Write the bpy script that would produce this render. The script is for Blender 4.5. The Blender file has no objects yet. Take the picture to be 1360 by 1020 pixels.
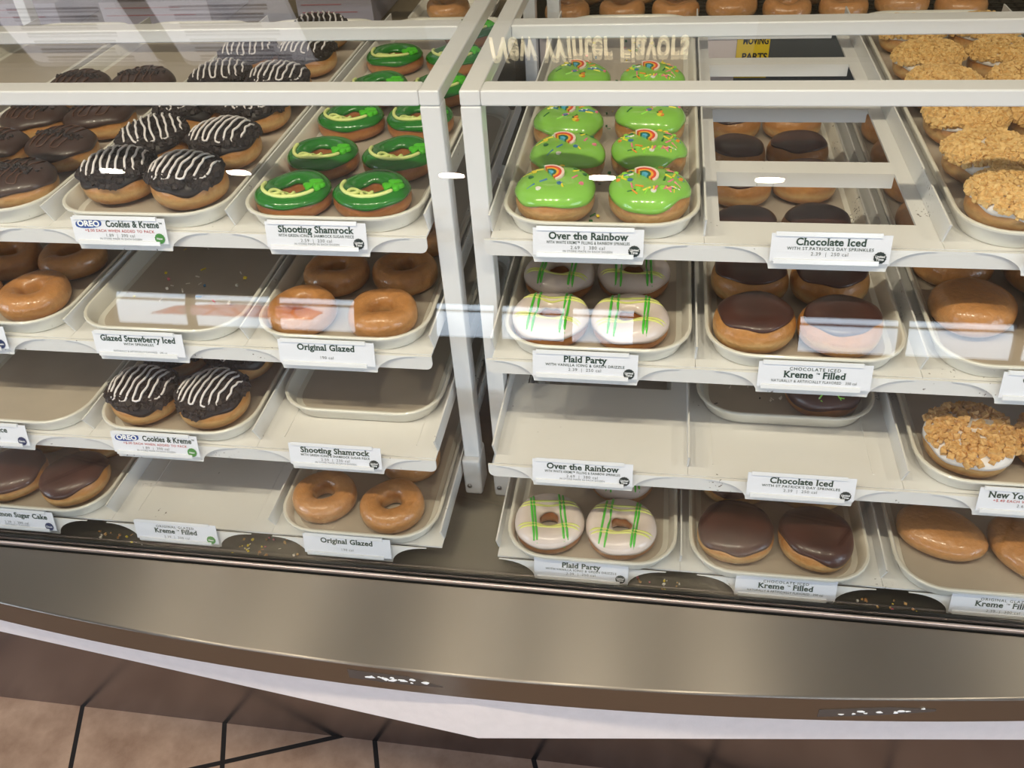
import bpy, bmesh, math, random
from mathutils import Vector, Matrix
PI = math.pi
SC = bpy.context.scene
COL = SC.collection

# ------------------------------------------------------------------ camera
cam = bpy.data.cameras.new('camera')
cam.sensor_fit = 'HORIZONTAL'; cam.sensor_width = 36.0
cam.lens = 1149.82 / 1360.0 * 36.0
cam.clip_start = 0.02; cam.clip_end = 200
camo = bpy.data.objects.new('camera', cam); COL.objects.link(camo)
R_, U_, F_ = Vector((.98692, .15035, -.05819)), Vector((-.05048, .63097, .77416)), Vector((-.15311, .76109, -.63031))
M = Matrix.Identity(4)
for i in range(3):
    M[i][0] = R_[i]; M[i][1] = U_[i]; M[i][2] = -F_[i]
    M[i][3] = (.24661, -.68259, .83113)[i]
camo.matrix_world = M
SC.camera = camo
# ------------------------------------------------------------------ exposure
SC.view_settings.view_transform = 'Standard'
SC.view_settings.look = 'None'
SC.view_settings.gamma = 1
SC.view_settings.use_curve_mapping = False
SC.view_settings.exposure = 0.02
# ------------------------------------------------------------------ daylight
world = bpy.data.worlds.new('sky'); SC.world = world; world.use_nodes = True
wn = world.node_tree; wn.nodes.clear()
_bg = wn.nodes.new('ShaderNodeBackground'); _out = wn.nodes.new('ShaderNodeOutputWorld')
_tc = wn.nodes.new('ShaderNodeTexCoord'); _sep = wn.nodes.new('ShaderNodeSeparateXYZ'); _rm = wn.nodes.new('ShaderNodeValToRGB')
wn.links.new(_tc.outputs['Generated'], _sep.inputs[0]); wn.links.new(_sep.outputs['Z'], _rm.inputs[0])
_rm.color_ramp.elements[0].position = 0.0; _rm.color_ramp.elements[0].color = (.74, .87, 1, 1)
wn.links.remove(_rm.inputs[0].links[0]); _mr = wn.nodes.new('ShaderNodeMapRange'); _mr.inputs[1].default_value = -1; wn.links.new(_sep.outputs['Z'], _mr.inputs[0]); wn.links.new(_mr.outputs[0], _rm.inputs[0])
_e = _rm.color_ramp.elements.new(.40); _e.color = (.56, .64, .74, 1); _e = _rm.color_ramp.elements.new(.485); _e.color = (.70, .82, .96, 1); _e = _rm.color_ramp.elements.new(.52); _e.color = (.74, .87, 1, 1)
_rm.color_ramp.elements[0].color = (.40, .42, .44, 1); _rm.color_ramp.elements[len(_rm.color_ramp.elements) - 1].color = (.46, .70, 1, 1); _rm.color_ramp.elements[len(_rm.color_ramp.elements) - 1].position = .8
wn.links.new(_rm.outputs[0], _bg.inputs[0]); wn.links.new(_bg.outputs[0], _out.inputs[0])
SKY = 8.0
_bg.inputs[1].default_value = SKY


def area(name, loc, size, power, color, rot=(0, 0, 0), shape='DISK', sizey=None, portal=False, spread=PI):
    l = bpy.data.lights.new(name, 'AREA'); l.shape = shape; l.size = size
    if sizey: l.size_y = sizey
    l.energy = power; l.color = color; l.spread = spread
    o = bpy.data.objects.new(name, l); COL.objects.link(o); o.location = loc; o.rotation_euler = rot
    if portal: l.cycles.is_portal = True
    return o


CEIL = 2.3
WALLF = -4.0
WINDOWS = [(-3.0, -1.40), (-1.0, .2), (1.0, 2.7)]
for k, (xa, xb) in enumerate(WINDOWS):
    area('window_daylight', ((xa + xb) / 2, WALLF - .02, .125), xb - xa, 1, (1, 1, 1), (PI / 2, 0, 0), 'RECTANGLE', .77, portal=True)
for sx in (-1, 1):
    area('window_daylight', (sx * 4.22, -2.2, .5), 1.7, 1, (1, 1, 1), (0, sx * PI / 2, 0), 'RECTANGLE', 2.5, portal=True)  # portals at the unseen side openings, added for more daylight fill
WARM = (1.0, .88, .67)
LAMPX = (-1.642, -1.168, -.421, .074, .594, 1.75)
for x in LAMPX:
    area('ceiling_downlight', (x, -.965, CEIL - .012), .085, 12.5, WARM)

# ------------------------------------------------------------------ helpers


def lin(c):
    return tuple((v / 12.92 if v <= .04045 else ((v + .055) / 1.055) ** 2.4) for v in (x / 255. for x in c))


def mat(name, rgb, rough=.5, metal=0., spec=.5, coat=0., noise=0., nscale=20., bump=0., bscale=200., emit=None, rgb2=None, aniso=0., sss=0.):
    m = bpy.data.materials.new(name); m.use_nodes = True
    nt = m.node_tree; b = nt.nodes['Principled BSDF']
    c = lin(rgb)
    b.inputs['Base Color'].default_value = (*c, 1)
    b.inputs['Roughness'].default_value = rough; b.inputs['Metallic'].default_value = metal
    b.inputs['Specular IOR Level'].default_value = spec
    b.inputs['Coat Weight'].default_value = coat; b.inputs['Coat Roughness'].default_value = .12
    if aniso: b.inputs['Anisotropic'].default_value = aniso
    if sss:
        b.inputs['Subsurface Weight'].default_value = sss; b.inputs['Subsurface Radius'].default_value = (.006, .003, .0015); b.inputs['Subsurface Scale'].default_value = 1
    tc = nt.nodes.new('ShaderNodeTexCoord')
    if noise or rgb2:
        n = nt.nodes.new('ShaderNodeTexNoise'); n.inputs['Scale'].default_value = nscale; n.inputs['Detail'].default_value = 5
        nt.links.new(tc.outputs['Object'], n.inputs['Vector'])
        r = nt.nodes.new('ShaderNodeValToRGB')
        c2 = lin(rgb2) if rgb2 else tuple(v * (1 - noise) for v in c)
        r.color_ramp.elements[0].position = .35; r.color_ramp.elements[0].color = (*c2, 1)
        r.color_ramp.elements[1].position = .62; r.color_ramp.elements[1].color = (*c, 1)
        nt.links.new(n.outputs['Fac'], r.inputs[0]); nt.links.new(r.outputs[0], b.inputs['Base Color'])
    if bump:
        n = nt.nodes.new('ShaderNodeTexNoise'); n.inputs['Scale'].default_value = bscale; n.inputs['Detail'].default_value = 4
        nt.links.new(tc.outputs['Object'], n.inputs['Vector'])
        bp = nt.nodes.new('ShaderNodeBump'); bp.inputs['Strength'].default_value = bump; bp.inputs['Distance'].default_value = .002
        nt.links.new(n.outputs['Fac'], bp.inputs['Height']); nt.links.new(bp.outputs[0], b.inputs['Normal'])
    if emit:
        b.inputs['Emission Color'].default_value = (*lin(rgb), 1); b.inputs['Emission Strength'].default_value = emit
    return m


def dough(name, top, side, pale, bottom, rough=.42, coat=.15, spots=.12):
    """fried dough: browned crown and base with the pale proof line round the middle (the crust's own colour)"""
    m = bpy.data.materials.new(name); m.use_nodes = True
    nt = m.node_tree; b = nt.nodes['Principled BSDF']; L = nt.links.new
    tc = nt.nodes.new('ShaderNodeTexCoord'); sp = nt.nodes.new('ShaderNodeSeparateXYZ')
    L(tc.outputs['Generated'], sp.inputs[0])
    n = nt.nodes.new('ShaderNodeTexNoise'); n.inputs['Scale'].default_value = 45; n.inputs['Detail'].default_value = 4
    L(tc.outputs['Object'], n.inputs['Vector'])
    ad = nt.nodes.new('ShaderNodeMath'); ad.operation = 'MULTIPLY_ADD'; ad.inputs[1].default_value = .25; L(n.outputs['Fac'], ad.inputs[0])
    ad2 = nt.nodes.new('ShaderNodeMath'); ad2.operation = 'SUBTRACT'; L(sp.outputs['Z'], ad.inputs[2]); L(ad.outputs[0], ad2.inputs[0]); ad2.inputs[1].default_value = .125
    r = nt.nodes.new('ShaderNodeValToRGB'); e = r.color_ramp.elements
    e[0].position = 0; e[0].color = (*lin(bottom), 1); e[1].position = 1; e[1].color = (*lin(top), 1)
    for p, c in ((.22, side), (.40, pale), (.58, side)):
        q = e.new(p); q.color = (*lin(c), 1)
    L(ad2.outputs[0], r.inputs[0])
    n2 = nt.nodes.new('ShaderNodeTexNoise'); n2.inputs['Scale'].default_value = 160; n2.inputs['Detail'].default_value = 6; L(tc.outputs['Object'], n2.inputs['Vector'])
    mx = nt.nodes.new('ShaderNodeMix'); mx.data_type = 'RGBA'; mx.blend_type = 'MULTIPLY'; mx.inputs[0].default_value = spots * 3
    L(r.outputs[0], mx.inputs[6]); L(n2.outputs['Fac'], mx.inputs[7])
    mp = nt.nodes.new('ShaderNodeMath')
    L(mx.outputs[2], b.inputs['Base Color'])
    b.inputs['Roughness'].default_value = rough; b.inputs['Coat Weight'].default_value = coat; b.inputs['Coat Roughness'].default_value = .15
    n3 = nt.nodes.new('ShaderNodeTexNoise'); n3.inputs['Scale'].default_value = 70; n3.inputs['Detail'].default_value = 3; L(tc.outputs['Object'], n3.inputs['Vector'])
    b0 = nt.nodes.new('ShaderNodeBump'); b0.inputs['Strength'].default_value = .6; b0.inputs['Distance'].default_value = .004; L(n3.outputs['Fac'], b0.inputs['Height'])
    bp = nt.nodes.new('ShaderNodeBump'); bp.inputs['Strength'].default_value = .4; bp.inputs['Distance'].default_value = .0018
    L(n2.outputs['Fac'], bp.inputs['Height']); L(b0.outputs[0], bp.inputs['Normal']); L(bp.outputs[0], b.inputs['Normal'])
    return m


def speckled(name, base, spot, scale, amount, rough=.4, coat=0., spec=.5):
    """enamel or powder coat with small worn specks"""
    m = mat(name, base, rough, coat=coat, spec=spec)
    nt = m.node_tree; b = nt.nodes['Principled BSDF']; L = nt.links.new
    tc = nt.nodes.new('ShaderNodeTexCoord')
    n = nt.nodes.new('ShaderNodeTexNoise'); n.inputs['Scale'].default_value = scale; n.inputs['Detail'].default_value = 2
    L(tc.outputs['Object'], n.inputs['Vector'])
    n2 = nt.nodes.new('ShaderNodeTexNoise'); n2.inputs['Scale'].default_value = scale * .06; n2.inputs['Detail'].default_value = 2
    L(tc.outputs['Object'], n2.inputs['Vector'])
    mu = nt.nodes.new('ShaderNodeMath'); mu.operation = 'MULTIPLY'; L(n.outputs['Fac'], mu.inputs[0]); L(n2.outputs['Fac'], mu.inputs[1])
    r = nt.nodes.new('ShaderNodeValToRGB'); e = r.color_ramp.elements
    e[0].position = amount; e[0].color = (0, 0, 0, 1); e[1].position = amount + .02; e[1].color = (1, 1, 1, 1)
    L(mu.outputs[0], r.inputs[0])
    mx = nt.nodes.new('ShaderNodeMix'); mx.data_type = 'RGBA'
    L(r.outputs[0], mx.inputs[0]); mx.inputs[6].default_value = (*lin(base), 1); mx.inputs[7].default_value = (*lin(spot), 1)
    L(mx.outputs[2], b.inputs['Base Color'])
    return m


def brushed(name, rgb, rough, axis=(2, 120, 120), strength=.25):
    m = mat(name, rgb, rough, 1.0)
    nt = m.node_tree; b = nt.nodes['Principled BSDF']; L = nt.links.new
    tc = nt.nodes.new('ShaderNodeTexCoord'); mp = nt.nodes.new('ShaderNodeMapping'); mp.inputs['Scale'].default_value = axis
    L(tc.outputs['Object'], mp.inputs[0])
    n = nt.nodes.new('ShaderNodeTexNoise'); n.inputs['Scale'].default_value = 6; n.inputs['Detail'].default_value = 8; L(mp.outputs[0], n.inputs['Vector'])
    r = nt.nodes.new('ShaderNodeMapRange'); r.inputs[3].default_value = rough - .05; r.inputs[4].default_value = rough + .05
    L(n.outputs['Fac'], r.inputs[0]); L(r.outputs[0], b.inputs['Roughness'])
    bp = nt.nodes.new('ShaderNodeBump'); bp.inputs['Strength'].default_value = strength; bp.inputs['Distance'].default_value = .0006
    L(n.outputs['Fac'], bp.inputs['Height']); L(bp.outputs[0], b.inputs['Normal'])
    return m


class MB:
    """collects shapes and links them as ONE mesh"""
    def __init__(s): s.v = []; s.f = []; s.m = []; s.mi = 0
    def add(s, vs, fs):
        o = len(s.v); s.v += [tuple(v) for v in vs]
        for f in fs: s.f.append([i + o for i in f]); s.m.append(s.mi)
        return s
    def box(s, x0, x1, y0, y1, z0, z1):
        return s.add([(x0, y0, z0), (x1, y0, z0), (x1, y1, z0), (x0, y1, z0), (x0, y0, z1), (x1, y0, z1), (x1, y1, z1), (x0, y1, z1)],
                     [(0, 3, 2, 1), (4, 5, 6, 7), (0, 1, 5, 4), (1, 2, 6, 5), (2, 3, 7, 6), (3, 0, 4, 7)])
    def loft(s, loops, caps=(True, True), closed=True):
        n = len(loops[0]); o = []
        vs = [p for l in loops for p in l]; fs = []
        for i in range(len(loops) - 1):
            for j in range(n if closed else n - 1):
                k = (j + 1) % n
                fs.append((i * n + j, i * n + k, (i + 1) * n + k, (i + 1) * n + j))
        if caps[0]: fs.append(tuple(reversed(range(n))))
        if caps[1]: fs.append(tuple((len(loops) - 1) * n + j for j in range(n)))
        return s.add(vs, fs)
    def prism(s, poly, d, axis):
        """poly of 3d points, extruded by vector d"""
        d = Vector(d); a = [Vector(p) for p in poly]
        return s.loft([a, [p + d for p in a]])
    def tube(s, pts, r, n=6, caps=True, closed=False):
        pts = [Vector(p) for p in pts]; loops = []; N = len(pts)
        for i, p in enumerate(pts):
            a = pts[(i - 1) % N] if closed else pts[max(i - 1, 0)]
            b = pts[(i + 1) % N] if closed else pts[min(i + 1, N - 1)]
            t = b - a
            t = t.normalized() if t.length > 1e-9 else Vector((1, 0, 0))
            up = Vector((0, 0, 1)) if abs(t.z) < .9 else Vector((0, 1, 0))
            u = t.cross(up).normalized(); w = u.cross(t).normalized()
            rr = r[i] if isinstance(r, (list, tuple)) else r
            loops.append([p + rr * (math.cos(2 * PI * k / n) * u + math.sin(2 * PI * k / n) * w) for k in range(n)])
        if closed: loops.append(loops[0]); return s.loft(loops, (False, False))
        return s.loft(loops, (caps, caps))
    def blob(s, c, r, rnd, sq=(1, 1, 1)):
        c = Vector(c); R = Matrix.Rotation(rnd.uniform(0, 6.28), 3, 'Z') @ Matrix.Rotation(rnd.uniform(0, 6.28), 3, 'X')
        vs = []
        for x in (-1, 1):
            for y in (-1, 1):
                for z in (-1, 1):
                    vs.append(c + R @ Vector((x * sq[0] * rnd.uniform(.5, .95), y * sq[1] * rnd.uniform(.5, .95), z * sq[2] * rnd.uniform(.5, .95))) * r)
        return s.add(vs, [(0, 1, 3, 2), (4, 6, 7, 5), (0, 4, 5, 1), (2, 3, 7, 6), (0, 2, 6, 4), (1, 5, 7, 3)])
    def mesh(s, name, mats, smooth=False, sharp=None):
        me = bpy.data.meshes.new(name); me.from_pydata(s.v, [], s.f)
        for m in (mats if isinstance(mats, (list, tuple)) else [mats]): me.materials.append(m)
        me.polygons.foreach_set('material_index', s.m)
        bm = bmesh.new(); bm.from_mesh(me); bmesh.ops.recalc_face_normals(bm, faces=bm.faces); bm.to_mesh(me); bm.free()
        if smooth: me.polygons.foreach_set('use_smooth', [True] * len(me.polygons))
        if smooth and sharp: me.set_sharp_from_angle(angle=math.radians(sharp))
        me.update()
        return me
    def build(s, name, mats, parent=None, smooth=False, bevel=0, sharp=None, loc=None):
        o = link(name, s.mesh(name, mats, smooth or bool(bevel), sharp), parent)
        if loc: o.location = loc
        if bevel: bev(o, bevel)
        return o


def bev(o, w, seg=2):
    b = o.modifiers.new('bevel', 'BEVEL'); b.width = w; b.segments = seg; b.limit_method = 'ANGLE'; b.angle_limit = math.radians(40); b.harden_normals = True


def link(name, mesh, parent=None, loc=None):
    o = bpy.data.objects.new(name, mesh); COL.objects.link(o)
    if parent: o.parent = parent
    if loc: o.location = loc
    return o


def tag(o, label, cat, group=None, kind=None):
    o['label'] = label; o['category'] = cat
    if group: o['group'] = group
    if kind: o['kind'] = kind
    return o


def thing(name, label, cat, loc=(0, 0, 0), rz=0, group=None, kind=None):
    o = bpy.data.objects.new(name, None); COL.objects.link(o); o.location = loc; o.rotation_euler = (0, 0, rz); o.empty_display_size = .02
    return tag(o, label, cat, group, kind)


def struct(o): o['kind'] = 'structure'; return o


# ------------------------------------------------------------------ materials
M_white = speckled('white_powder_coat', (232, 231, 229), (120, 112, 105), 260, .445, .32, spec=.5)
M_white2 = mat('white_frame_paint', (234, 234, 235), .28, coat=.25)
M_tray = speckled('tray_enamel', (226, 223, 212), (60, 58, 54), 260, .44, .3, coat=.2)
M_liner = mat('tray_floor', (190, 179, 164), .38, noise=.10, nscale=14, spec=.6)
M_deck = brushed('worn_dark_steel', (104, 100, 90), .40, (60, 4, 60), .03)
M_steel = brushed('brushed_steel', (154, 148, 141), .36, strength=.03)
_b = M_steel.node_tree.nodes['Principled BSDF']; _b.inputs['Anisotropic'].default_value = .985
_v = M_steel.node_tree.nodes.new('ShaderNodeCombineXYZ'); _v.inputs[1].default_value = 1.0; M_steel.node_tree.links.new(_v.outputs[0], _b.inputs['Tangent'])
_b = M_deck.node_tree.nodes['Principled BSDF']; _b.inputs['Anisotropic'].default_value = .97
_v = M_deck.node_tree.nodes.new('ShaderNodeCombineXYZ'); _v.inputs[1].default_value = 1.0; M_deck.node_tree.links.new(_v.outputs[0], _b.inputs['Tangent'])
M_kick = brushed('kick_steel', (150, 142, 142), .24, (3, 3, 90), .015)
M_chan = mat('steel_channel', (224, 208, 204), .34, .9)
M_black = mat('black_gasket', (22, 22, 20), .5)
M_fascia = mat('fascia_paint', (234, 224, 222), .6, noise=.04, nscale=60, bump=.15, bscale=300)
M_card = mat('price_card', (236, 238, 246), .55)
M_clip = mat('clear_card_holder', (240, 241, 244), .2, coat=.4)
M_ink = mat('card_ink', (32, 62, 50), .6)
M_inkg = mat('grey_ink', (110, 116, 116), .6)
M_inkr = mat('red_ink', (190, 70, 66), .6)
M_navy = mat('navy_ink', (28, 44, 92), .6)
M_blue = mat('logo_blue', (26, 70, 150), .5)
M_paper = mat('white_print', (245, 246, 248), .6)
M_bdark = mat('badge_dark', (36, 48, 48), .6)
M_bgreen = mat('badge_green', (70, 140, 62), .6)
M_screw = mat('screw', (150, 150, 150), .3, 1.0)
D_shell = dough('shell_dough', (190, 128, 62), (206, 144, 76), (230, 190, 130), (160, 96, 44))
D_ring = dough('ring_dough', (182, 112, 60), (188, 118, 64), (206, 144, 86), (150, 88, 44), .4, .2)
D_glaze = dough('glazed_dough', (204, 142, 82), (208, 148, 88), (218, 166, 108), (176, 114, 60), .33, .5, .11)
I_choc = mat('chocolate_icing', (76, 44, 36), .34, coat=.18, noise=.25, nscale=30, bump=.05, bscale=90)
I_dark = mat('dark_cookie_icing', (34, 26, 26), .45)
I_choc2 = mat('dark_chocolate_icing', (62, 42, 34), .38, coat=.2)
I_cdriz = mat('chocolate_drizzle', (92, 62, 46), .4)
I_green = mat('green_icing', (28, 122, 30), .16, coat=.5, noise=.15, nscale=25)
I_lime = mat('lime_icing', (142, 206, 78), .2, coat=.45, noise=.12, nscale=22)
I_white = mat('white_icing', (232, 216, 208), .28, coat=.3, noise=.10, nscale=30)
I_vanilla = mat('vanilla_icing', (236, 230, 224), .35)
C_cookie = mat('cookie_crumb', (54, 45, 44), .7, rgb2=(34, 27, 28), nscale=300)
C_gold = mat('golden_crumb', (232, 196, 132), .8, rgb2=(210, 166, 98), nscale=260)
C_graham = mat('graham_chunk', (222, 180, 116), .75, rgb2=(196, 146, 82), nscale=300)
W_driz = mat('white_drizzle', (236, 230, 230), .4)
Y_swirl = mat('pale_yellow_icing', (228, 238, 150), .4)
G_candy = mat('green_candy', (78, 196, 30), .45, bump=.4, bscale=500)
G_line = mat('green_drizzle', (74, 196, 50), .3, coat=.3)
Y_line = mat('yellow_drizzle', (222, 224, 128), .35)
S_cols = [mat('sprinkle_' + n, c, .4) for n, c in (('yellow', (250, 226, 60)), ('pink', (240, 130, 150)), ('orange', (240, 150, 50)), ('blue', (60, 120, 170)),
                                                     ('green', (36, 110, 50)), ('white', (246, 240, 232)), ('lime', (150, 230, 70)))]
R_cols = [mat('candy_' + n, c, .45) for n, c in (('white', (246, 220, 206)), ('red', (226, 74, 44)), ('yellow', (246, 178, 40)), ('green', (26, 106, 84)), ('blue', (90, 180, 214)))]

# ------------------------------------------------------------------ room
ZF = -.90


def room():
    m = bpy.data.materials.new('floor_tile'); m.use_nodes = True; nt = m.node_tree; b = nt.nodes['Principled BSDF']; L = nt.links.new
    tc = nt.nodes.new('ShaderNodeTexCoord'); mp = nt.nodes.new('ShaderNodeMapping'); mp.inputs['Rotation'].default_value = (0, 0, math.radians(-20.5)); mp.inputs['Location'].default_value = (.8373, -.312, 0)
    L(tc.outputs['Object'], mp.inputs[0])
    br = nt.nodes.new('ShaderNodeTexBrick'); br.offset = 0; br.squash = 1; br.inputs['Scale'].default_value = 1
    br.inputs['Brick Width'].default_value = .3195; br.inputs['Row Height'].default_value = .3195; br.inputs['Mortar Size'].default_value = .0055; br.inputs['Mortar Smooth'].default_value = .15
    L(mp.outputs[0], br.inputs['Vector'])
    n = nt.nodes.new('ShaderNodeTexNoise'); n.inputs['Scale'].default_value = 9; n.inputs['Detail'].default_value = 9; n.inputs['Roughness'].default_value = .65; L(tc.outputs['Object'], n.inputs['Vector'])
    r = nt.nodes.new('ShaderNodeValToRGB'); e = r.color_ramp.elements
    e[0].position = .3; e[0].color = (*lin((132, 104, 86)), 1); e[1].position = .7; e[1].color = (*lin((182, 154, 134)), 1)
    L(n.outputs['Fac'], r.inputs[0])
    mx = nt.nodes.new('ShaderNodeMix'); mx.data_type = 'RGBA'; L(br.outputs['Fac'], mx.inputs[0]); L(r.outputs[0], mx.inputs[6]); mx.inputs[7].default_value = (*lin((22, 18, 18)), 1)
    L(mx.outputs[2], b.inputs['Base Color']); b.inputs['Roughness'].default_value = .5
    bp = nt.nodes.new('ShaderNodeBump'); bp.inputs['Strength'].default_value = .5; bp.inputs['Distance'].default_value = .004; bp.invert = True
    ma = nt.nodes.new('ShaderNodeMath'); ma.operation = 'MULTIPLY_ADD'; L(n.outputs['Fac'], ma.inputs[0]); ma.inputs[1].default_value = -.35; L(br.outputs['Fac'], ma.inputs[2])
    L(ma.outputs[0], bp.inputs['Height']); L(bp.outputs[0], b.inputs['Normal'])
    struct(MB().box(-4.2, 4.2, WALLF - .1, 2.4, ZF - .1, ZF).build('floor', m))
    mw = mat('wall_paint', (196, 186, 168), .8); mc = mat('ceiling_paint', (226, 222, 212), .9); mb = mat('kitchen_wall', (112, 100, 76), .7)
    struct(MB().box(-4.2, 4.2, WALLF - .1, 2.4, CEIL, CEIL + .1).build('ceiling', mc))
    for nm, xa, xb in (('wall_left', -4.3, -4.2), ('wall_right', 4.2, 4.3)):
        w = MB(); w.box(xa, xb, WALLF - .1, 2.4, ZF, -.35); w.box(xa, xb, WALLF - .1, 2.4, 1.35, CEIL); w.box(xa, xb, WALLF - .1, -3.45, -.35, 1.35); w.box(xa, xb, -.95, 2.4, -.35, 1.35)  # side walls, each with an opening added to let in fill light
        struct(w.build(nm, mw))
    mside = mat('side_window_frame', (60, 56, 54), .5)
    for nm, x in (('window_4', -4.25), ('window_5', 4.25)):  # unseen side windows, added only to bring in daylight fill
        f = MB()
        for y in (-3.45, -2.63, -1.81, -.99): f.box(x - .02, x + .02, y, y + .04, -.35, 1.35)
        for z in (-.35, 1.31): f.box(x - .02, x + .02, -3.45, -.95, z, z + .04)
        struct(f.build(nm, mside))
    struct(MB().box(-4.2, 4.2, 2.4, 2.5, ZF, CEIL).build('wall_back', mb))
    z0, z1 = -.26, .51
    w = MB()
    w.box(-4.2, 4.2, WALLF - .1, WALLF, ZF, z0); w.box(-4.2, 4.2, WALLF - .1, WALLF, z1, CEIL)
    xs = [-4.2] + [v for p in WINDOWS for v in p] + [4.2]
    for i in range(0, len(xs), 2): w.box(xs[i], xs[i + 1], WALLF - .1, WALLF, z0, z1)
    struct(w.build('wall_front', mat('front_wall_paint', (120, 112, 104), .8)))
    mf = mat('window_frame_metal', (52, 48, 46), .5)
    for i, (xa, xb) in enumerate(WINDOWS):
        f = MB(); zt = .325
        f.box(xa, xb, WALLF - .07, WALLF - .03, zt, zt + .05)
        for x in (xa, xb - .04): f.box(x, x + .04, WALLF - .07, WALLF - .03, z0, z1)
        f.box(xa, xb, WALLF - .07, WALLF - .03, z0, z0 + .04); f.box(xa, xb, WALLF - .07, WALLF - .03, z1 - .02, z1)
        for u in (1 / 3, 2 / 3):
            xm = xa + (xb - xa) * u; f.box(xm - .022, xm + .022, WALLF - .07, WALLF - .03, z0, z1)
        struct(f.build('window_%d' % (i + 1), mf))

    # pink winter poster stuck in the front window
    m2 = bpy.data.materials.new('poster_print'); m2.use_nodes = True; nt = m2.node_tree; nt.nodes.clear(); L = nt.links.new
    o = nt.nodes.new('ShaderNodeOutputMaterial'); mx = nt.nodes.new('ShaderNodeMixShader'); tl = nt.nodes.new('ShaderNodeBsdfTranslucent'); df = nt.nodes.new('ShaderNodeBsdfDiffuse')
    tc = nt.nodes.new('ShaderNodeTexCoord'); n = nt.nodes.new('ShaderNodeTexVoronoi'); n.inputs['Scale'].default_value = 5; n.feature = 'DISTANCE_TO_EDGE'; L(tc.outputs['Object'], n.inputs['Vector'])
    r = nt.nodes.new('ShaderNodeValToRGB'); r.color_ramp.elements[0].position = .02; r.color_ramp.elements[0].color = (.85, .14, .16, 1); r.color_ramp.elements[1].position = .07; r.color_ramp.elements[1].color = (1, .66, .68, 1)
    L(n.outputs['Distance'], r.inputs[0]); L(r.outputs[0], tl.inputs[0]); L(r.outputs[0], df.inputs[0]); mx.inputs[0].default_value = .12; L(tl.outputs[0], mx.inputs[1]); L(df.outputs[0], mx.inputs[2]); L(mx.outputs[0], o.inputs[0])
    MBp = MB(); q = [(-2.55, .22), (-2.2, .31), (-1.75, .31), (-1.62, .20), (-1.70, .02), (-2.72, .02)]
    MBp.loft([[(x, WALLF - .022, z) for x, z in q], [(x, WALLF - .019, z) for x, z in q]])
    tag(MBp.build('window_poster', m2), 'pink and red print in the front window, mirrored in the case glass', 'poster')


room()

# ------------------------------------------------------------------ counter of the display case
ZL = -.042   # ledge and deck level


def arc_y(x, off=0): return -.1525 + .106 * (x - .03) ** 2 + off


def counter():
    c = thing('display_counter', 'bow-fronted counter with brushed steel ledge, white fascia and brown steel kick panel', 'counter', (0, 0, ZL))
    XS = [-1.0 + 2.06 * i / 80 for i in range(81)]
    top = [(x, arc_y(x), 0) for x in XS] + [(1.06, -.029, 0), (-1.0, -.029, 0)]
    MB().loft([[(x, y, -.047) for x, y, z in top], top]).build('steel_ledge', M_steel, c, bevel=.003)
    MB().box(-1.3, 1.3, -.0095, .92, -.026, -.014).build('case_deck', M_deck, c)
    ch = MB()
    ch.box(-1.3, 1.3, -.0275, -.024, -.012, .006)
    ch.build('glass_channel', M_chan, c, bevel=.0012)
    g = MB(); g.box(-1.3, 1.3, -.0150, -.0100, -.026, .003); g.box(-1.3, 1.3, -.0285, -.0277, -.012, .0015); g.box(-1.3, 1.3, -.0237, -.0225, -.012, .002)
    g.build('gasket', M_black, c)
    zb = -.2 - ZL
    pl = [(-1.3, -.14 + .108 * 1.36), (.06, -.14), (1.3, -.14 + .117 * 1.24)]
    poly = [(x, y, -.0475) for x, y in pl] + [(1.3, .25, -.0475), (-1.3, .25, -.0475)]
    MB().loft([[(x, y, zb) for x, y, z in poly], poly]).build('fascia', M_fascia, c)
    MB().box(-1.3, 1.3, .196, .24, ZF - ZL, zb - .0005).build('kick_panel', M_kick, c)
    # torn tape on the ledge's edge
    rnd = random.Random(5)
    for nm, xa, xb, za, zb_, lab in (('torn_tape', -.082, .032, -.03, -.012, 'torn dark tape with white paper remnants on the steel ledge edge near the middle'),
                                     ('torn_tape', .452, .575, -.038, -.022, 'thin torn tape with few white flecks on the ledge edge below pillow-shaped doughnuts')):
        t = thing(nm, lab, 'tape', (0, 0, ZL)); n = 24; lo = []; hi = []
        for i in range(n + 1):
            u = i / n; x = xa + (xb - xa) * u
            h = 1 - .75 * max(0, u - .62) / .38; sl = (.012 if xa > .2 else 0) * u
            lo.append((x, za + .2 * (1 - h) * (zb_ - za) + rnd.uniform(0, .001) + sl)); hi.append((x, za + (zb_ - za) * (h if xa < .2 else .3 + .7 * h) + rnd.uniform(-.001, 0) + sl))
        outl = lo + hi[::-1]
        MB().loft([[(x, arc_y(x) + .0002, z) for x, z in outl], [(x, arc_y(x) - .0005, z) for x, z in outl]]).build('tape_backing', mat('tape_grey', (78, 70, 66), .5), t)
        f = MB()
        for i in range(15 if xa < .2 else 9):
            x = xa + (xb - xa) * rnd.uniform(.12, .95); z = za + (zb_ - za) * rnd.uniform(.3, .7) + ((.012 if xa > .2 else 0) * (x - xa) / (xb - xa)); r = rnd.uniform(.0018, .0042)
            k = rnd.randint(5, 8); a0 = rnd.uniform(0, 6)
            pts = [(x + r * rnd.uniform(.4, 1.6) * math.cos(a0 + 2 * PI * j / k), z + r * rnd.uniform(.3, .8) * math.sin(a0 + 2 * PI * j / k)) for j in range(k)]
            f.loft([[(px, arc_y(px) - .0004, pz) for px, pz in pts], [(px, arc_y(px) - .0009, pz) for px, pz in pts]])
        f.build('paper_remnant', M_paper, t)


counter()

# curved front glass


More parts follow.
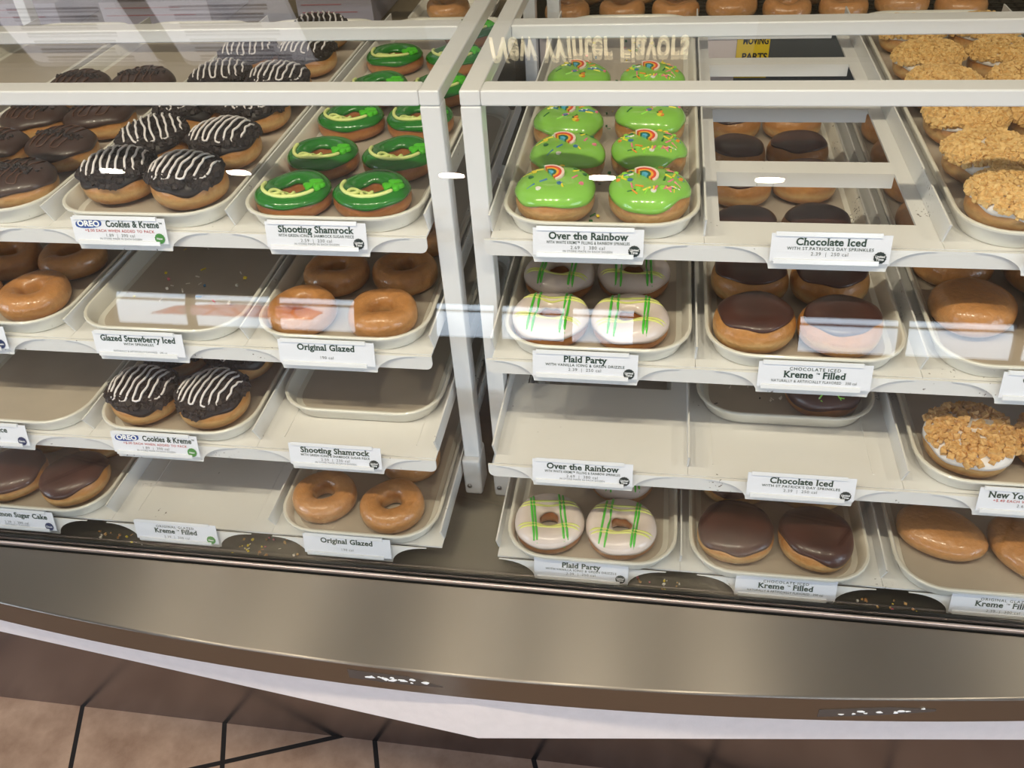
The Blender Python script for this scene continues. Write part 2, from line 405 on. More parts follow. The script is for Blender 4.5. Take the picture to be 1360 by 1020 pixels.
def glass():
    m = bpy.data.materials.new('clear_glass'); m.use_nodes = True; nt = m.node_tree; L = nt.links.new; nt.nodes.clear()
    out = nt.nodes.new('ShaderNodeOutputMaterial'); mix = nt.nodes.new('ShaderNodeMixShader'); tr = nt.nodes.new('ShaderNodeBsdfTransparent'); gl = nt.nodes.new('ShaderNodeBsdfGlossy')
    gl.inputs['Roughness'].default_value = 0; tr.inputs[0].default_value = (.985, .99, .985, 1)
    lw = nt.nodes.new('ShaderNodeLayerWeight'); lw.inputs['Blend'].default_value = .5
    pw = nt.nodes.new('ShaderNodeMath'); pw.operation = 'POWER'; pw.inputs[1].default_value = 5; L(lw.outputs['Facing'], pw.inputs[0])
    ma = nt.nodes.new('ShaderNodeMath'); ma.operation = 'MULTIPLY_ADD'; ma.inputs[1].default_value = .95; ma.inputs[2].default_value = .042; L(pw.outputs[0], ma.inputs[0])
    L(ma.outputs[0], mix.inputs[0]); L(tr.outputs[0], mix.inputs[1]); L(gl.outputs[0], mix.inputs[2]); L(mix.outputs[0], out.inputs[0])
    y, z, th = -.0218, ZL + .0006, math.radians(-11.5)
    pts = [(y, z, th)]
    for Ln, dth in ((.265, 11.04), (.160, 18.45), (.045, 6.29), (.131, 33.59), (.084, 23.73), (.55, 6.2)):
        n = max(2, int(Ln / .005))
        for i in range(n):
            a = math.radians(dth) / n; th += a / 2; y += math.sin(th) * Ln / n; z += math.cos(th) * Ln / n; th += a / 2
            pts.append((y, z, th))
    outer = [(y, z) for y, z, t in pts]; inner = [(y + .005 * math.cos(t), z - .005 * math.sin(t)) for y, z, t in pts]
    loop = outer + inner[::-1]
    NX = 2
    me = MB().loft([[(-1.25 + 2.5 * i / NX, y, z) for y, z in loop] for i in range(NX + 1)])
    o = me.build('curved_glass_pane', m, smooth=True, sharp=35)
    tag(o, 'large curved clear glass pane over the front of the doughnut case', 'glass')


glass()
# ------------------------------------------------------------------ racks
PT = {1: .3626, 2: .2321, 3: .1071, 4: -.020}      # pan tops
YF = {1: .130, 2: .0863, 3: .0431, 4: .013}        # shelf fronts
PTR = dict(PT); PTR[4] = -.028
def pz(side, t): return (PTR if side == 'R' else PT)[t]


DEP = .725
COLS = {'L': [-.92, -.69, -.46, -.23, 0.0], 'R': [.0648, .299, .5359, .775, 1.012]}
NAMES = {'L': 'rack with the green shamrock rings', 'R': 'rack with the rainbow-topped doughnuts'}
TIER = {1: 'top shelf', 2: 'second shelf down', 3: 'third shelf down', 4: 'bottom shelf'}


def rack(side, x0, x1):
    nm = 'shamrock ring' if side == 'L' else 'rainbow doughnut'
    r = thing('display_rack', 'white square-tube metal rack frame around the %s trays' % nm, 'rack', (0, 0, ZL))
    zt = .5013 - ZL; w = .0215
    posts = [(x0, .148), (x1 - w, .148), (x0, .85), (x1 - w, .85)]
    for x, y in posts:
        p = MB().box(x, x + w, y, y + .025, .052, zt).build('post', M_white2, r, bevel=.0018)
        ft = MB().box(x - .003, x + w + .0004, y - .008, y + .034, -.0137, .052).build('foot', M_white2, r, bevel=.004)
        s = MB(); c = (x + w / 2 - .006, y - .008, .004)
        s.loft([[(c[0] + rr * math.cos(2 * PI * k / 10), c[1] - d, c[2] + rr * math.sin(2 * PI * k / 10)) for k in range(10)] for d, rr in ((0, .0035), (.0015, .0035), (.0025, .002))])
        s.build('screw', M_screw, ft, smooth=True)
    for y in (.148, .353, .61, .85):
        MB().box(x0 + w, x1 - w, y, y + .027, zt, zt + .0165).build('crossbar', M_white2, r, bevel=.0022)
    for x in (x0, x1 - w):
        MB().box(x, x + w, .148, .877, zt, zt + .0165).build('side_rail', M_white2, r, bevel=.0022)


rack('L', -.95, .027)
rack('R', .0475, 1.042)


def pan(x0, x1, y0, y1, kind, ribs=False):
    m = MB(); t = .0025
    if kind == 'solid':
        m.box(x0, x1, y0, y1, -t, 0)
        for x in (x0 + .028, x1 - .030) if ribs else (): m.box(x, x + .0016, y0 + .02, y1, 0, .0008)
    else:
        d = .018
        if kind == 'frame': bars = [(y0, y0 + .048), (y0 + .168, y0 + .199), (y0 + .36, y0 + .385), (y0 + .532, y0 + .562), (y1 - .02, y1)]
        else: bars = [(y0, y0 + .1525), (y0 + .205, y0 + .235), (y0 + .34, y0 + .37), (y1 - .03, y1)]
        s0, s1 = (.017, .018) if kind == 'frame' else (.020, .020)
        for a, b in bars: m.box(x0 + s0, x1 - s1, a, b, -(d if a > y0 else .003), 0)
        m.box(x0, x0 + s0, y0, y1, -.003, 0); m.box(x1 - s1, x1, y0, y1, -.003, 0)
    return m


def scallop_tab(cx, tier):
    """front plate under the price card, swept up to the shelf edge on both sides"""
    y0 = YF[tier]; pr = [];
    hw, fl, hh = .058, .046, (.0215 if tier < 4 else .024)
    pts = [(-(hw + fl), -.0004)]
    n = 8
    for k in range(n + 1):
        t = PI / 2 * k / n; pts.append((-(hw + fl) + fl * math.sin(t), -.0008 - hh * (1 - math.cos(t))))
    rt = [(-x, z) for x, z in pts[::-1]]
    out = pts + rt
    tilt = .26
    f = lambda x, z, o: (cx + x, y0 - .0032 + tilt * z - o, z + .0002)
    return MB().loft([[f(x, z, 0) for x, z in out], [f(x, z, .0014) for x, z in out]])


LABX = {('L', 0): -.1235, ('L', 1): -.361, ('L', 2): -.598, ('L', 3): -.83, ('R', 0): .178, ('R', 1): .4235, ('R', 2): .668, ('R', 3): .905}


def shelf(side, tier):
    X = COLS[side]; z = pz(side, tier); y0 = YF[tier]; y1 = y0 + DEP
    s = thing('display_shelf', '%s of the white %s' % (TIER[tier], NAMES[side]), 'shelf', (0, 0, z), group='white display shelves')
    a, b = X[0], X[-1]
    inset = .0065 if side == 'R' else 0
    for c in range(4):
        kind = 'solid'
        if side == 'R' and tier == 1 and c == 1: kind = 'frame'
        if side == 'R' and tier == 3 and c == 0: kind = 'slot'
        xa = X[c] + .0002 + (inset if c == 0 else 0)
        pan(xa, X[c + 1] - .0002, y0, y1, kind, (side, tier, c) in (('L', 4, 2), ('L', 3, 3), ('R', 3, 1))).build('deck_panel', M_white, s)
    if tier < 4:
        h = .020; r = .008; pl = []
        for cx_, sg in ((a, -1), (b, 1)):
            pass
        n = 5
        bl = [(a + r - r * math.cos(PI / 2 * k / n), -h + r - r * math.sin(PI / 2 * k / n)) for k in range(n + 1)]
        brr = [(b - r + r * math.sin(PI / 2 * k / n), -h + r - r * math.cos(PI / 2 * k / n)) for k in range(n + 1)]
        out = [(a, -.001)] + bl + brr + [(b, -.001)]
        MB().loft([[(x, y0 - .0005, zz) for x, zz in out], [(x, y0 - .003, zz) for x, zz in out]]).build('front_lip', M_white, s)
    prof = [(y0 + .014, 0), (y0 + .002, .026), (y1, .026), (y1, 0)]
    for i, x in enumerate(X):
        end = i in (0, 4)
        xx = x + (inset if (i == 0) else 0)
        lo = [(xx - .001, y, zz) for y, zz in prof]
        MB().prism(lo, (.002, 0, 0), 0).build('end_panel' if end else 'divider', M_white, s)
    for c in range(4):
        if side == 'L' and c == 0: continue
        k = 3 - c if side == 'L' else c
        scallop_tab(LABX[(side, k)], tier).build('card_tab', M_white, s)


for side in 'LR':
    for t in (1, 2, 3, 4): shelf(side, t)

# ------------------------------------------------------------------ trays


def rrect(w, l, r, z, n=7):
    p = []
    for cx, cy, a0 in ((w / 2 - r, -l / 2 + r, -PI / 2), (w / 2 - r, l / 2 - r, 0), (-w / 2 + r, l / 2 - r, PI / 2), (-w / 2 + r, -l / 2 + r, PI)):
        for k in range(n + 1):
            a = a0 + PI / 2 * k / n; p.append((cx + r * math.cos(a), cy + r * math.sin(a), z))
    return p


TW, TL = .2135, .715


def tray_mesh():
    L_ = []
    for ins, z in ((.010, 0), (.0035, .0185), (0, .0195), (0, .0215), (.0012, .0225), (.0035, .0222), (.0052, .0205), (.0105, .0045), (.016, .0028)):
        L_.append(rrect(TW - 2 * ins, TL - 2 * ins, .052 - ins * .8, z))
    m = MB().loft(L_, (True, True))
    return m.mesh('tray_wall', M_tray, True, 30)


TRAY_W = tray_mesh()
_l = MB(); _o = rrect(TW - .034, TL - .034, .04, .0034); _l.loft([[(x, y, .0027) for x, y, z in _o], _o]); TRAY_L = _l.mesh('tray_floor', M_liner)
TRAYC = {('L', 0): -.1145, ('L', 1): -.345, ('L', 2): -.576, ('L', 3): -.806, ('R', 0): .1875, ('R', 1): .4155, ('R', 2): .6555, ('R', 3): .894}
TRAY_WHAT = {('L', 0, 1): 'green shamrock rings', ('L', 1, 1): 'striped cookie-crumb doughnuts', ('L', 2, 1): 'chocolate-drizzled doughnuts', ('R', 0, 1): 'rainbow-topped lime doughnuts',
             ('R', 2, 1): 'golden crumb-topped doughnuts', ('L', 2, 2): 'thick glazed rings', ('L', 0, 2): 'plain glazed rings', ('R', 0, 2): 'plaid-iced rings',
             ('R', 1, 2): 'chocolate-topped round doughnuts', ('R', 2, 2): 'glazed filled doughnuts', ('L', 1, 3): 'striped cookie-crumb doughnuts', ('R', 2, 3): 'nut-chunk doughnuts',
             ('L', 2, 4): 'dark chocolate-topped doughnuts', ('L', 0, 4): 'plain glazed rings', ('R', 0, 4): 'plaid-iced rings', ('R', 1, 4): 'chocolate-topped doughnuts', ('R', 2, 4): 'pillow-shaped glazed doughnuts'}
TRAYF = {}
TRAYY = {}


def tray(side, k, tier, label, yfront=None):
    yf = YF[tier] - .005 if yfront is None else yfront
    if tier == 4 and yfront is None: yf = .003 if side == 'L' else -.002
    t = thing('bakery_tray', label, 'tray', (TRAYC[(side, k)], yf + TL / 2, pz(side, tier) + .0006 + (.0006 if (side, k, tier) in (('L', 0, 3), ('R', 1, 3)) else 0)), group='white enamel bakery trays')
    link('tray_wall', TRAY_W, t); link('tray_floor', TRAY_L, t)
    TRAYY[(side, k, tier)] = yf
    TRAYF[(side, k, tier)] = t.location.z + .0036


for (s, k, t), w in TRAY_WHAT.items():
    tray(s, k, t, 'white enamel tray holding the %s on the %s' % (w, TIER[t]))
tray('L', 3, 1, 'empty white tray on the top shelf beyond the chocolate-drizzled doughnuts')
tray('R', 3, 1, 'white tray end on the top shelf beyond the golden crumb-topped doughnuts')
tray('L', 1, 2, 'empty white tray strewn with loose sprinkles on the second shelf down')
tray('L', 2, 3, 'empty white tray on the third shelf beside the striped cookie-crumb doughnuts')
tray('L', 0, 3, 'empty white tray pushed back on the third shelf, nearest the rack posts', .093)
tray('R', 1, 3, 'white tray pushed back on the third shelf with one sprinkled ring', .129)

# ------------------------------------------------------------------ doughnuts


class Shell:
    def __init__(s, a, h, seed, e1=.55, e2=.85, lob=.03, sx=1., sy=1.):
        s.a, s.h, s.e1, s.e2, s.sx, s.sy = a, h, e1, e2, sx, sy
        r = random.Random(seed); s.p = [(n, r.uniform(0, 6.28), lob * r.uniform(.4, 1) / (n - 1) ** .5) for n in (2, 3, 4, 5)]; s.tilt = (r.uniform(-.06, .06), r.uniform(-.06, .06))
    def rad(s, th): return s.a * (1 + sum(A * math.sin(n * th + p) for n, p, A in s.p))
    def pt(s, th, psi, off=0):
        c, sn = max(0., math.cos(psi)), math.sin(psi)
        rr = (s.rad(th) + off * (c ** .5)) * c ** s.e1
        z = s.h * .46 + (s.h * .54 + off) * sn ** s.e2 if sn >= 0 else s.h * .46 - (s.h * .46) * min(1, abs(sn) ** .8)
        x, y = rr * math.cos(th) * s.sx, rr * math.sin(th) * s.sy
        if sn > 0: z += (s.tilt[0] * x + s.tilt[1] * y) * sn
        return (x, y, z)
    def body(s, n=40, m=16):
        psis = [-PI / 2 + .02 + (PI - .04) * i / m for i in range(m + 1)]
        return MB().loft([[s.pt(2 * PI * k / n, q) for k in range(n)] for q in psis])
    def cap(s, off, edge, wav, seed, n=48, m=9, end=.02, skew=(0, 0)):
        r = random.Random(seed); w = [(k, r.uniform(0, 6.28), wav * r.uniform(.3, 1) / k ** .5) for k in (2, 3, 5, 7)]
        loops = []
        for i in range(m + 2):
            l = []
            for k in range(n):
                th = 2 * PI * k / n; e = edge + sum(A * math.sin(q * th + p) for q, p, A in w) + skew[0] * math.cos(th) + skew[1] * math.sin(th)
                u = max(0, i - 1) / m; psi = e + (PI / 2 - end - e) * u
                o = -.0006 if i == 0 else off * min(1, .7 + u * 3)
                l.append(s.pt(th, psi, o))
            loops.append(l)
        return MB().loft(loops, (False, True))
    def top(s, x, y, off=0):
        x0, y0 = x / s.sx, y / s.sy
        r = math.hypot(x0, y0); th = math.atan2(y0, x0); q = min(.999, r / s.rad(th)) ** (1 / s.e1)
        sn = math.sqrt(max(0, 1 - q * q)); z = s.h * .46 + (s.h * .54 + off) * sn ** s.e2
        return z + (s.tilt[0] * x + s.tilt[1] * y) * sn


class Ring:
    def __init__(s, R, r, h, seed, lob=.02):
        s.R, s.r, s.h = R, r, h; q = random.Random(seed); s.p = [(n, q.uniform(0, 6.28), lob * q.uniform(.3, 1)) for n in (2, 3, 4)]; s.q = [(n, q.uniform(0, 6.28), .05 * q.uniform(.3, 1)) for n in (2, 3)]
    def wob(s, th): return 1 + sum(A * math.sin(n * th + p) for n, p, A in s.p)
    def hb(s, th): return s.h * (1 + sum(A * math.sin(n * th + p) for n, p, A in s.q))
    def pt(s, th, ph, off=0):
        c, sn = math.cos(ph), math.sin(ph)
        cc = abs(c) ** .8 * (1 if c > 0 else -1)
        rho = s.R * s.wob(th) + (s.r + off) * cc; h = s.hb(th)
        z = h * .45 + (h * .55 + off) * abs(sn) ** .9 if sn >= 0 else h * .45 - h * .45 * min(1, abs(sn) ** .75)
        return (rho * math.cos(th), rho * math.sin(th), z)
    def body(s, n=48, m=18):
        lo = [[s.pt(2 * PI * k / n, 2 * PI * j / m) for j in range(m)] for k in range(n)]
        lo.append(lo[0]); return MB().loft(lo, (False, False))
    def ice(s, off, e0, e1, wav, seed, n=60, m=14):
        r = random.Random(seed); w = [(k, r.uniform(0, 6.28), wav * r.uniform(.3, 1) / k ** .5) for k in (2, 3, 5, 7)]; lo = []
        for k in range(n):
            th = 2 * PI * k / n; d = sum(A * math.sin(q * th + p) for q, p, A in w); a, b = e0 + d, e1 - d * .5
            l = []
            for i in range(m + 3):
                u = min(1, max(0, (i - 1) / m)); o = -.0006 if i in (0, m + 2) else off * min(1, .7 + 3 * min(u, 1 - u))
                l.append(s.pt(th, a + (b - a) * u, o))
            lo.append(l)
        lo.append(lo[0]); return MB().loft(lo, (False, False), closed=False)
    def top(s, x, y, off=0):
        rho = math.hypot(x, y); th = math.atan2(y, x); d = (rho - s.R * s.wob(th)) / s.r
        h = s.hb(th)
        if abs(d) >= 1: return None
        c = abs(d) ** (1 / .8); return h * .45 + (h * .55 + off) * math.sqrt(1 - c * c) ** .9


def drizzle(S, rnd, lines, r, amp, off, ang=0, inset=.80, jit=.002, drop=True):
    """one looping icing line to and fro over the crown"""
    a = S.a; pts = []; ca, sa = math.cos(ang), math.sin(ang)
    for i in range(lines):
        x = -amp * a + 2 * amp * a * i / (lines - 1)
        half = inset * math.sqrt(max(.05, 1 - (x / a) ** 2)) * a
        ys = [half * (-1 + 2 * k / 9) for k in range(10)]
        if i % 2: ys.reverse()
        for y in ys:
            px = x + rnd.uniform(-jit, jit) + .25 * (y / a) * a * 0; py = y * (1 + rnd.uniform(-.02, .02))
            X, Y = px * ca - py * sa, px * sa + py * ca
            X *= S.sx; Y *= S.sy
            pts.append((X, Y, S.top(X, Y, off) + off * .3))
    out = []
    for i in range(len(pts) - 1):
        a_, b_ = Vector(pts[i]), Vector(pts[i + 1]); out += [a_, (a_ + b_) / 2]
    out.append(Vector(pts[-1]))
    sm = [out[0]] + [(out[i - 1] + 2 * out[i] + out[i + 1]) / 4 for i in range(1, len(out) - 1)] + [out[-1]]
    return MB().tube(sm, r, 6)


def sprinkles(S, rnd, n, scale=1., rad=.8, kinds=True):
    m = MB()
    for i in range(n):
        q = rnd.uniform(.15, rad) ** .5 * rad; th = rnd.uniform(0, 2 * PI)
        if isinstance(S, Ring):
            q = S.R + S.r * rnd.uniform(-.6, .75); x, y = q * math.cos(th), q * math.sin(th)
        else:
            q *= S.a; x, y = q * math.cos(th), q * math.sin(th)
        z = S.top(x, y, .002)
        if z is None: continue
        a = rnd.uniform(0, PI); l = .0032 * scale; m.mi = rnd.choice((0, 0, 1, 2, 3, 4, 5, 6)) if kinds else rnd.choice((6, 6, 5, 5, 4))
        dx, dy = l * math.cos(a), l * math.sin(a)
        if rnd.random() < .62 or not kinds:
            z1, z2 = S.top(x - dx, y - dy, .002) or z, S.top(x + dx, y + dy, .002) or z
            m.tube([(x - dx, y - dy, z1 + .0005), (x + dx, y + dy, z2 + .0005)], .00085 * scale, 5)
        else:
            r = .0022 * scale
            m.loft([[(x + r * math.cos(2 * PI * k / 8), y + r * math.sin(2 * PI * k / 8), z + dz) for k in range(8)] for dz in (-.0004, .0014)])
    return m


def rainbow(S, r0=.0155):
    """flat half-ring candy in five bands, lying on the crown"""
    m = MB(); n = 14; w = r0 / 5.4
    for b in range(5):
        ro = r0 - b * w; ri = ro - w; m.mi = b
        if b == 4: ri = ro - w * 1.1
        for z0, z1 in ((-.0025, .0026 + .0002 * (b % 2)),):
            A = [(ro * math.cos(PI * k / n), ro * math.sin(PI * k / n)) for k in range(n + 1)]; B = [(ri * math.cos(PI * k / n), ri * math.sin(PI * k / n)) for k in range(n + 1)]
            for k in range(n):
                q = [A[k], A[k + 1], B[k + 1], B[k]]
                m.loft([[(x, y, z0) for x, y in q], [(x, y, z1) for x, y in q]])
    # tilt back and turn so that it opens towards the front and one side
    R = Matrix.Translation((-.006, .002, S.top(-.004, .004, .002) + .0010)) @ Matrix.Rotation(math.radians(6), 4, 'X') @ Matrix.Rotation(math.radians(-52), 4, 'Z')
    m.v = [tuple(R @ Vector(v)) for v in m.v]
    return m


def shamrock(S, x, y, r=.0085):
    m = MB(); z = (S.top(x, y, .003) or S.h) + .0003
    for a in (PI / 2, PI / 2 + 2 * PI / 3, PI / 2 - 2 * PI / 3):
        out = []
        for k in range(16):
            t = 2 * PI * k / 16; hx = .8 * (math.sin(t)) ** 3; hy = .62 * (math.cos(t) - .38 * math.cos(2 * t) - .1 * math.cos(3 * t)) + .62
            out.append((x + r * (hx * math.sin(a) + hy * math.cos(a)), y + r * (-hx * math.cos(a) + hy * math.sin(a))))
        cx = sum(p[0] for p in out) / 16; cy = sum(p[1] for p in out) / 16
        m.loft([[(p[0], p[1], z - .002) for p in out], [(p[0], p[1], z + .0012) for p in out], [(cx + .7 * (p[0] - cx), cy + .7 * (p[1] - cy), z + .0026) for p in out]])
    m.tube([(x, y, z + .001), (x - .004, y - r * .9, z), (x - .003, y - r * 1.2, z)], .0011, 6)
    return m


def swirl(S):
    """pale icing trail with two loops, from one flank round the front to the candy"""
    pts = []; rho = S.R * 1.13; a0, a1 = math.radians(168), math.radians(338); lr = .0068
    def P(u): t = a0 + (a1 - a0) * u; return Vector((rho * math.cos(t), rho * math.sin(t))), t
    def run(u0, u1, n):
        for i in range(n):
            p, t = P(u0 + (u1 - u0) * i / n); pts.append((p.x, p.y))
    def loop(u):
        p, t = P(u); inn = Vector((-math.cos(t), -math.sin(t))); tan = Vector((-math.sin(t), math.cos(t)))
        for i in range(18):
            a = 2 * PI * i / 18; q = p + inn * lr * 1.15 * (1 - math.cos(a)) + tan * (lr * math.sin(a) + .004 * i / 18); pts.append((q.x, q.y))
    run(0, .40, 16); loop(.40); run(.46, .62, 6); loop(.62); run(.68, 1, 14)
    out = []; zl = None
    for x, y in pts:
        z = S.top(x, y, .0022)
        if z is None: z = (zl or S.h) - .0004
        zl = z; out.append((x, y, z + .0009))
    return MB().tube(out, [.0012] + [.0022] * (len(out) - 2) + [.0012], 7)


def lines(S, offs, axis, r, rnd, skew=0.):
    m = MB()
    for o in offs:
        seg = []; k0 = rnd.uniform(-.0015, .0015)
        for i in range(41):
            v = -S.R - S.r + (2 * (S.R + S.r)) * i / 40
            q = o + k0 + skew * v
            x, y = (q, v) if axis == 'y' else (v, q)
            z = S.top(x, y, .0022)
            if z is None:
                rho = math.hypot(x, y)
                z = None if rho > S.R else (seg[-1][2] if False else None)
            if z is None:
                if len(seg) > 1: m.tube(seg, r, 5)
                seg = []
            elif z > S.h * .42: seg.append((x, y, z + .0003))
        if len(seg) > 1: m.tube(seg, r, 5)
    return m


def crumbs(S, rnd, n, size, rad, cols=None, lift=.003, yc=0, psi0=None):
    m = MB()
    for i in range(n):
        if psi0 is not None:
            th = rnd.uniform(0, 2 * PI); e = psi0 + .12 * math.sin(3 * th + S.p[1][1]) + .08 * math.sin(5 * th)
            while True:
                psi = rnd.uniform(e, PI / 2)
                if rnd.random() < max(.05, math.cos(psi)) ** S.e1: break
            m.blob(S.pt(th, psi, lift + rnd.uniform(-.001, .0015)), size * rnd.uniform(.5, 1.25), rnd); continue
        q = math.sqrt(rnd.random()) * rad * S.a; th = rnd.uniform(0, 2 * PI); x, y = q * math.cos(th) * S.sx, (q * math.sin(th) + yc * S.a) * S.sy
        m.blob((x, y, S.top(x, y, lift) + rnd.uniform(-.001, .0015)), size * rnd.uniform(.5, 1.25), rnd)
    return m


KIND = {}


def define():
    V = 3
    def reg(k, i, parts): KIND.setdefault(k, []).append(parts)
    for i in range(V):
        rnd = random.Random(100 + i)
        # glazed ring
        S = Ring(.0272, .0150, .031, 10 + i); reg('glazed', i, [('dough', S.body().mesh('glazed_ring', D_glaze, True), [])])
        S = Ring(.0285, .0162, .032, 16 + i, .035); reg('bigglazed', i, [('dough', S.body().mesh('glazed_ring_large', D_glaze, True), [])])
        # shamrock
        S = Ring(.0294, .0150, .027, 20 + i)
        reg('shamrock', i, [('dough', S.body().mesh('ring', D_ring, True), []), ('green_icing', S.ice(.0020, .40, PI - .52, .10, 30 + i).mesh('green_icing', I_green, True), []),
                            ('icing_swirl', swirl(S).mesh('icing_swirl', Y_swirl, True), []), ('shamrock_candy', shamrock(S, .0275, -.003, .0105).mesh('shamrock_candy', G_candy, True, 50), [])])
        # plaid
        S = Ring(.0280, .0158, .030, 40 + i)
        g = lines(S, (-.0215, -.0165, .0150, .0200), 'y', .0016, rnd, rnd.uniform(-.12, .12)); y = lines(S, (-.0200, -.0155, .0185, .0225), 'x', .0015, rnd, rnd.uniform(-.12, .12))
        reg('plaid', i, [('dough', S.body().mesh('ring', D_ring, True), []), ('white_icing', S.ice(.0020, .18, PI - .45, .18, 50 + i).mesh('white_icing', I_white, True), []),
                         ('green_drizzle', g.mesh('green_drizzle', G_line, True), []), ('yellow_drizzle', y.mesh('yellow_drizzle', Y_line, True), [])])
        # sprinkled ring
        S = Ring(.0268, .0175, .031, 60 + i)
        reg('sprinkled', i, [('dough', S.body().mesh('ring', D_ring, True), []), ('chocolate_icing', S.ice(.002, .15, PI + .2, .12, 61 + i).mesh('chocolate_icing', I_choc, True), []),
                             ('sprinkle_topping', sprinkles(S, rnd, 90, 1.1, .8, False).mesh('sprinkle_topping', S_cols), [])])
        # cookie crumb shells
        S = Shell(.0445, .043, 70 + i)
        reg('cookie', i, [('dough', S.body().mesh('shell', D_shell, True), []), ('dark_icing', S.cap(.0015, .30, .18, 71 + i).mesh('dark_icing', I_dark, True), []),
                          ('cookie_topping', crumbs(S, rnd, 560, .0038, .83, lift=.0034, psi0=.52).mesh('cookie_topping', C_cookie), []),
                          ('white_drizzle', drizzle(S, rnd, 9, .00145, .80, .0085, .12 + .1 * i, .86).mesh('white_drizzle', W_driz, True), [])])
        # chocolate with drizzle and crumb band
        S = Shell(.045, .040, 80 + i, .6, .85, .03, 1.06, .95)
        cb = MB()
        for k in range(70):
            x = rnd.uniform(-.8, .8) * S.a; yy = rnd.gauss(0, .0035); cb.blob((x, yy, S.top(x, yy, .003)), .0026 * rnd.uniform(.5, 1.2), rnd)
        reg('drizzled', i, [('dough', S.body().mesh('shell', D_shell, True), []), ('chocolate_icing', S.cap(.0022, .22, .12, 81 + i).mesh('chocolate_icing', I_choc2, True), []),
                            ('cookie_topping', cb.mesh('cookie_band', C_cookie), []), ('chocolate_drizzle', drizzle(S, rnd, 5, .0009, .5, .0028, .05, .75).mesh('chocolate_drizzle', I_cdriz, True), [])])
        # chocolate topped
        S = Shell(.0445, .044, 90 + i)
        reg('choc', i, [('dough', S.body().mesh('shell', D_shell, True), []), ('chocolate_icing', S.cap(.0016, .62, .10, 91 + i, skew=(0, -.03)).mesh('chocolate_icing', I_choc, True), [])])
        S = Shell(.0455, .040, 95 + i)
        reg('choclow', i, [('dough', S.body().mesh('shell', D_shell, True), []), ('chocolate_icing', S.cap(.0018, .33, .22, 97 + i).mesh('chocolate_icing', I_choc, True), [])])
        # lime with rainbow
        S = Shell(.0440, .042, 110 + i, .5, .9)
        reg('rainbow', i, [('dough', S.body().mesh('shell', D_shell, True), []), ('lime_icing', S.cap(.0024, .27, .15, 111 + i).mesh('lime_icing', I_lime, True), []),
                           ('rainbow_candy', rainbow(S).mesh('rainbow_candy', R_cols), []), ('sprinkle_topping', sprinkles(S, rnd, (18, 50, 32)[i], 1.4, .85).mesh('sprinkle_topping', S_cols), [])])
        # golden crumb
        S = Shell(.0440, .040, 120 + i)
        reg('crumb', i, [('dough', S.body().mesh('shell', D_shell, True), []), ('vanilla_icing', S.cap(.002, .24, .16, 121 + i).mesh('vanilla_icing', I_vanilla, True), []),
                         ('golden_topping', crumbs(S, rnd, 1200, .0031, .87, lift=.0036, psi0=.38).mesh('golden_topping', C_gold), [])])
        S = Shell(.0460, .043, 130 + i)
        reg('chunk', i, [('dough', S.body().mesh('shell', D_shell, True), []), ('vanilla_icing', S.cap(.0032, .15, .14, 131 + i).mesh('vanilla_icing', I_vanilla, True), []),
                         ('chunk_topping', crumbs(S, rnd, 420, .0040, .72, lift=.0048, psi0=.46).mesh('chunk_topping', C_graham), [])])
        # glazed filled
        S = Shell(.0455, .042, 140 + i, .6, .85, .03)
        reg('filled', i, [('dough', S.body().mesh('glazed_shell', D_glaze, True), [])])
        S = Shell(.045, .036, 150 + i, .75, .9, .03, 1.20, .80)
        reg('pillow', i, [('dough', S.body().mesh('glazed_pillow', D_glaze, True), [])])


define()
DESC = {'glazed': 'plain glazed ring doughnut', 'bigglazed': 'thick glazed ring doughnut', 'shamrock': 'green-iced ring doughnut with shamrock candy', 'plaid': 'white-iced ring doughnut with plaid drizzle',
        'sprinkled': 'chocolate-iced ring doughnut with green and white sprinkles', 'cookie': 'cookie-crumb doughnut with white drizzle', 'drizzled': 'dark chocolate doughnut with crumb band',
        'choc': 'round doughnut topped with chocolate', 'choclow': 'chocolate-covered doughnut', 'rainbow': 'lime-iced doughnut with rainbow candy', 'crumb': 'golden crumb-topped doughnut',
        'chunk': 'doughnut topped with nutty chunks', 'filled': 'shiny glazed filled doughnut', 'pillow': 'pillow-shaped glazed doughnut'}
NAME = {'glazed': 'glazed_ring_doughnut', 'bigglazed': 'glazed_ring_doughnut', 'shamrock': 'shamrock_doughnut', 'plaid': 'plaid_doughnut', 'sprinkled': 'sprinkled_doughnut', 'cookie': 'cookie_crumb_doughnut',
        'drizzled': 'drizzled_doughnut', 'choc': 'chocolate_doughnut', 'choclow': 'chocolate_doughnut', 'rainbow': 'rainbow_doughnut', 'crumb': 'crumb_doughnut', 'chunk': 'chunk_doughnut', 'filled': 'filled_doughnut', 'pillow': 'pillow_doughnut'}
ROWS = ['front row', 'second row', 'third row', 'fourth row', 'fifth row', 'sixth row']


def doughnut(kind, var, loc, rz, sc, label, group):
    t = thing(NAME[kind], label, 'doughnut', loc, rz, group); t.scale = (sc, sc, sc)
    for nm, me, _ in KIND[kind][var % 3]:
        link(nm, me, t)
    return t


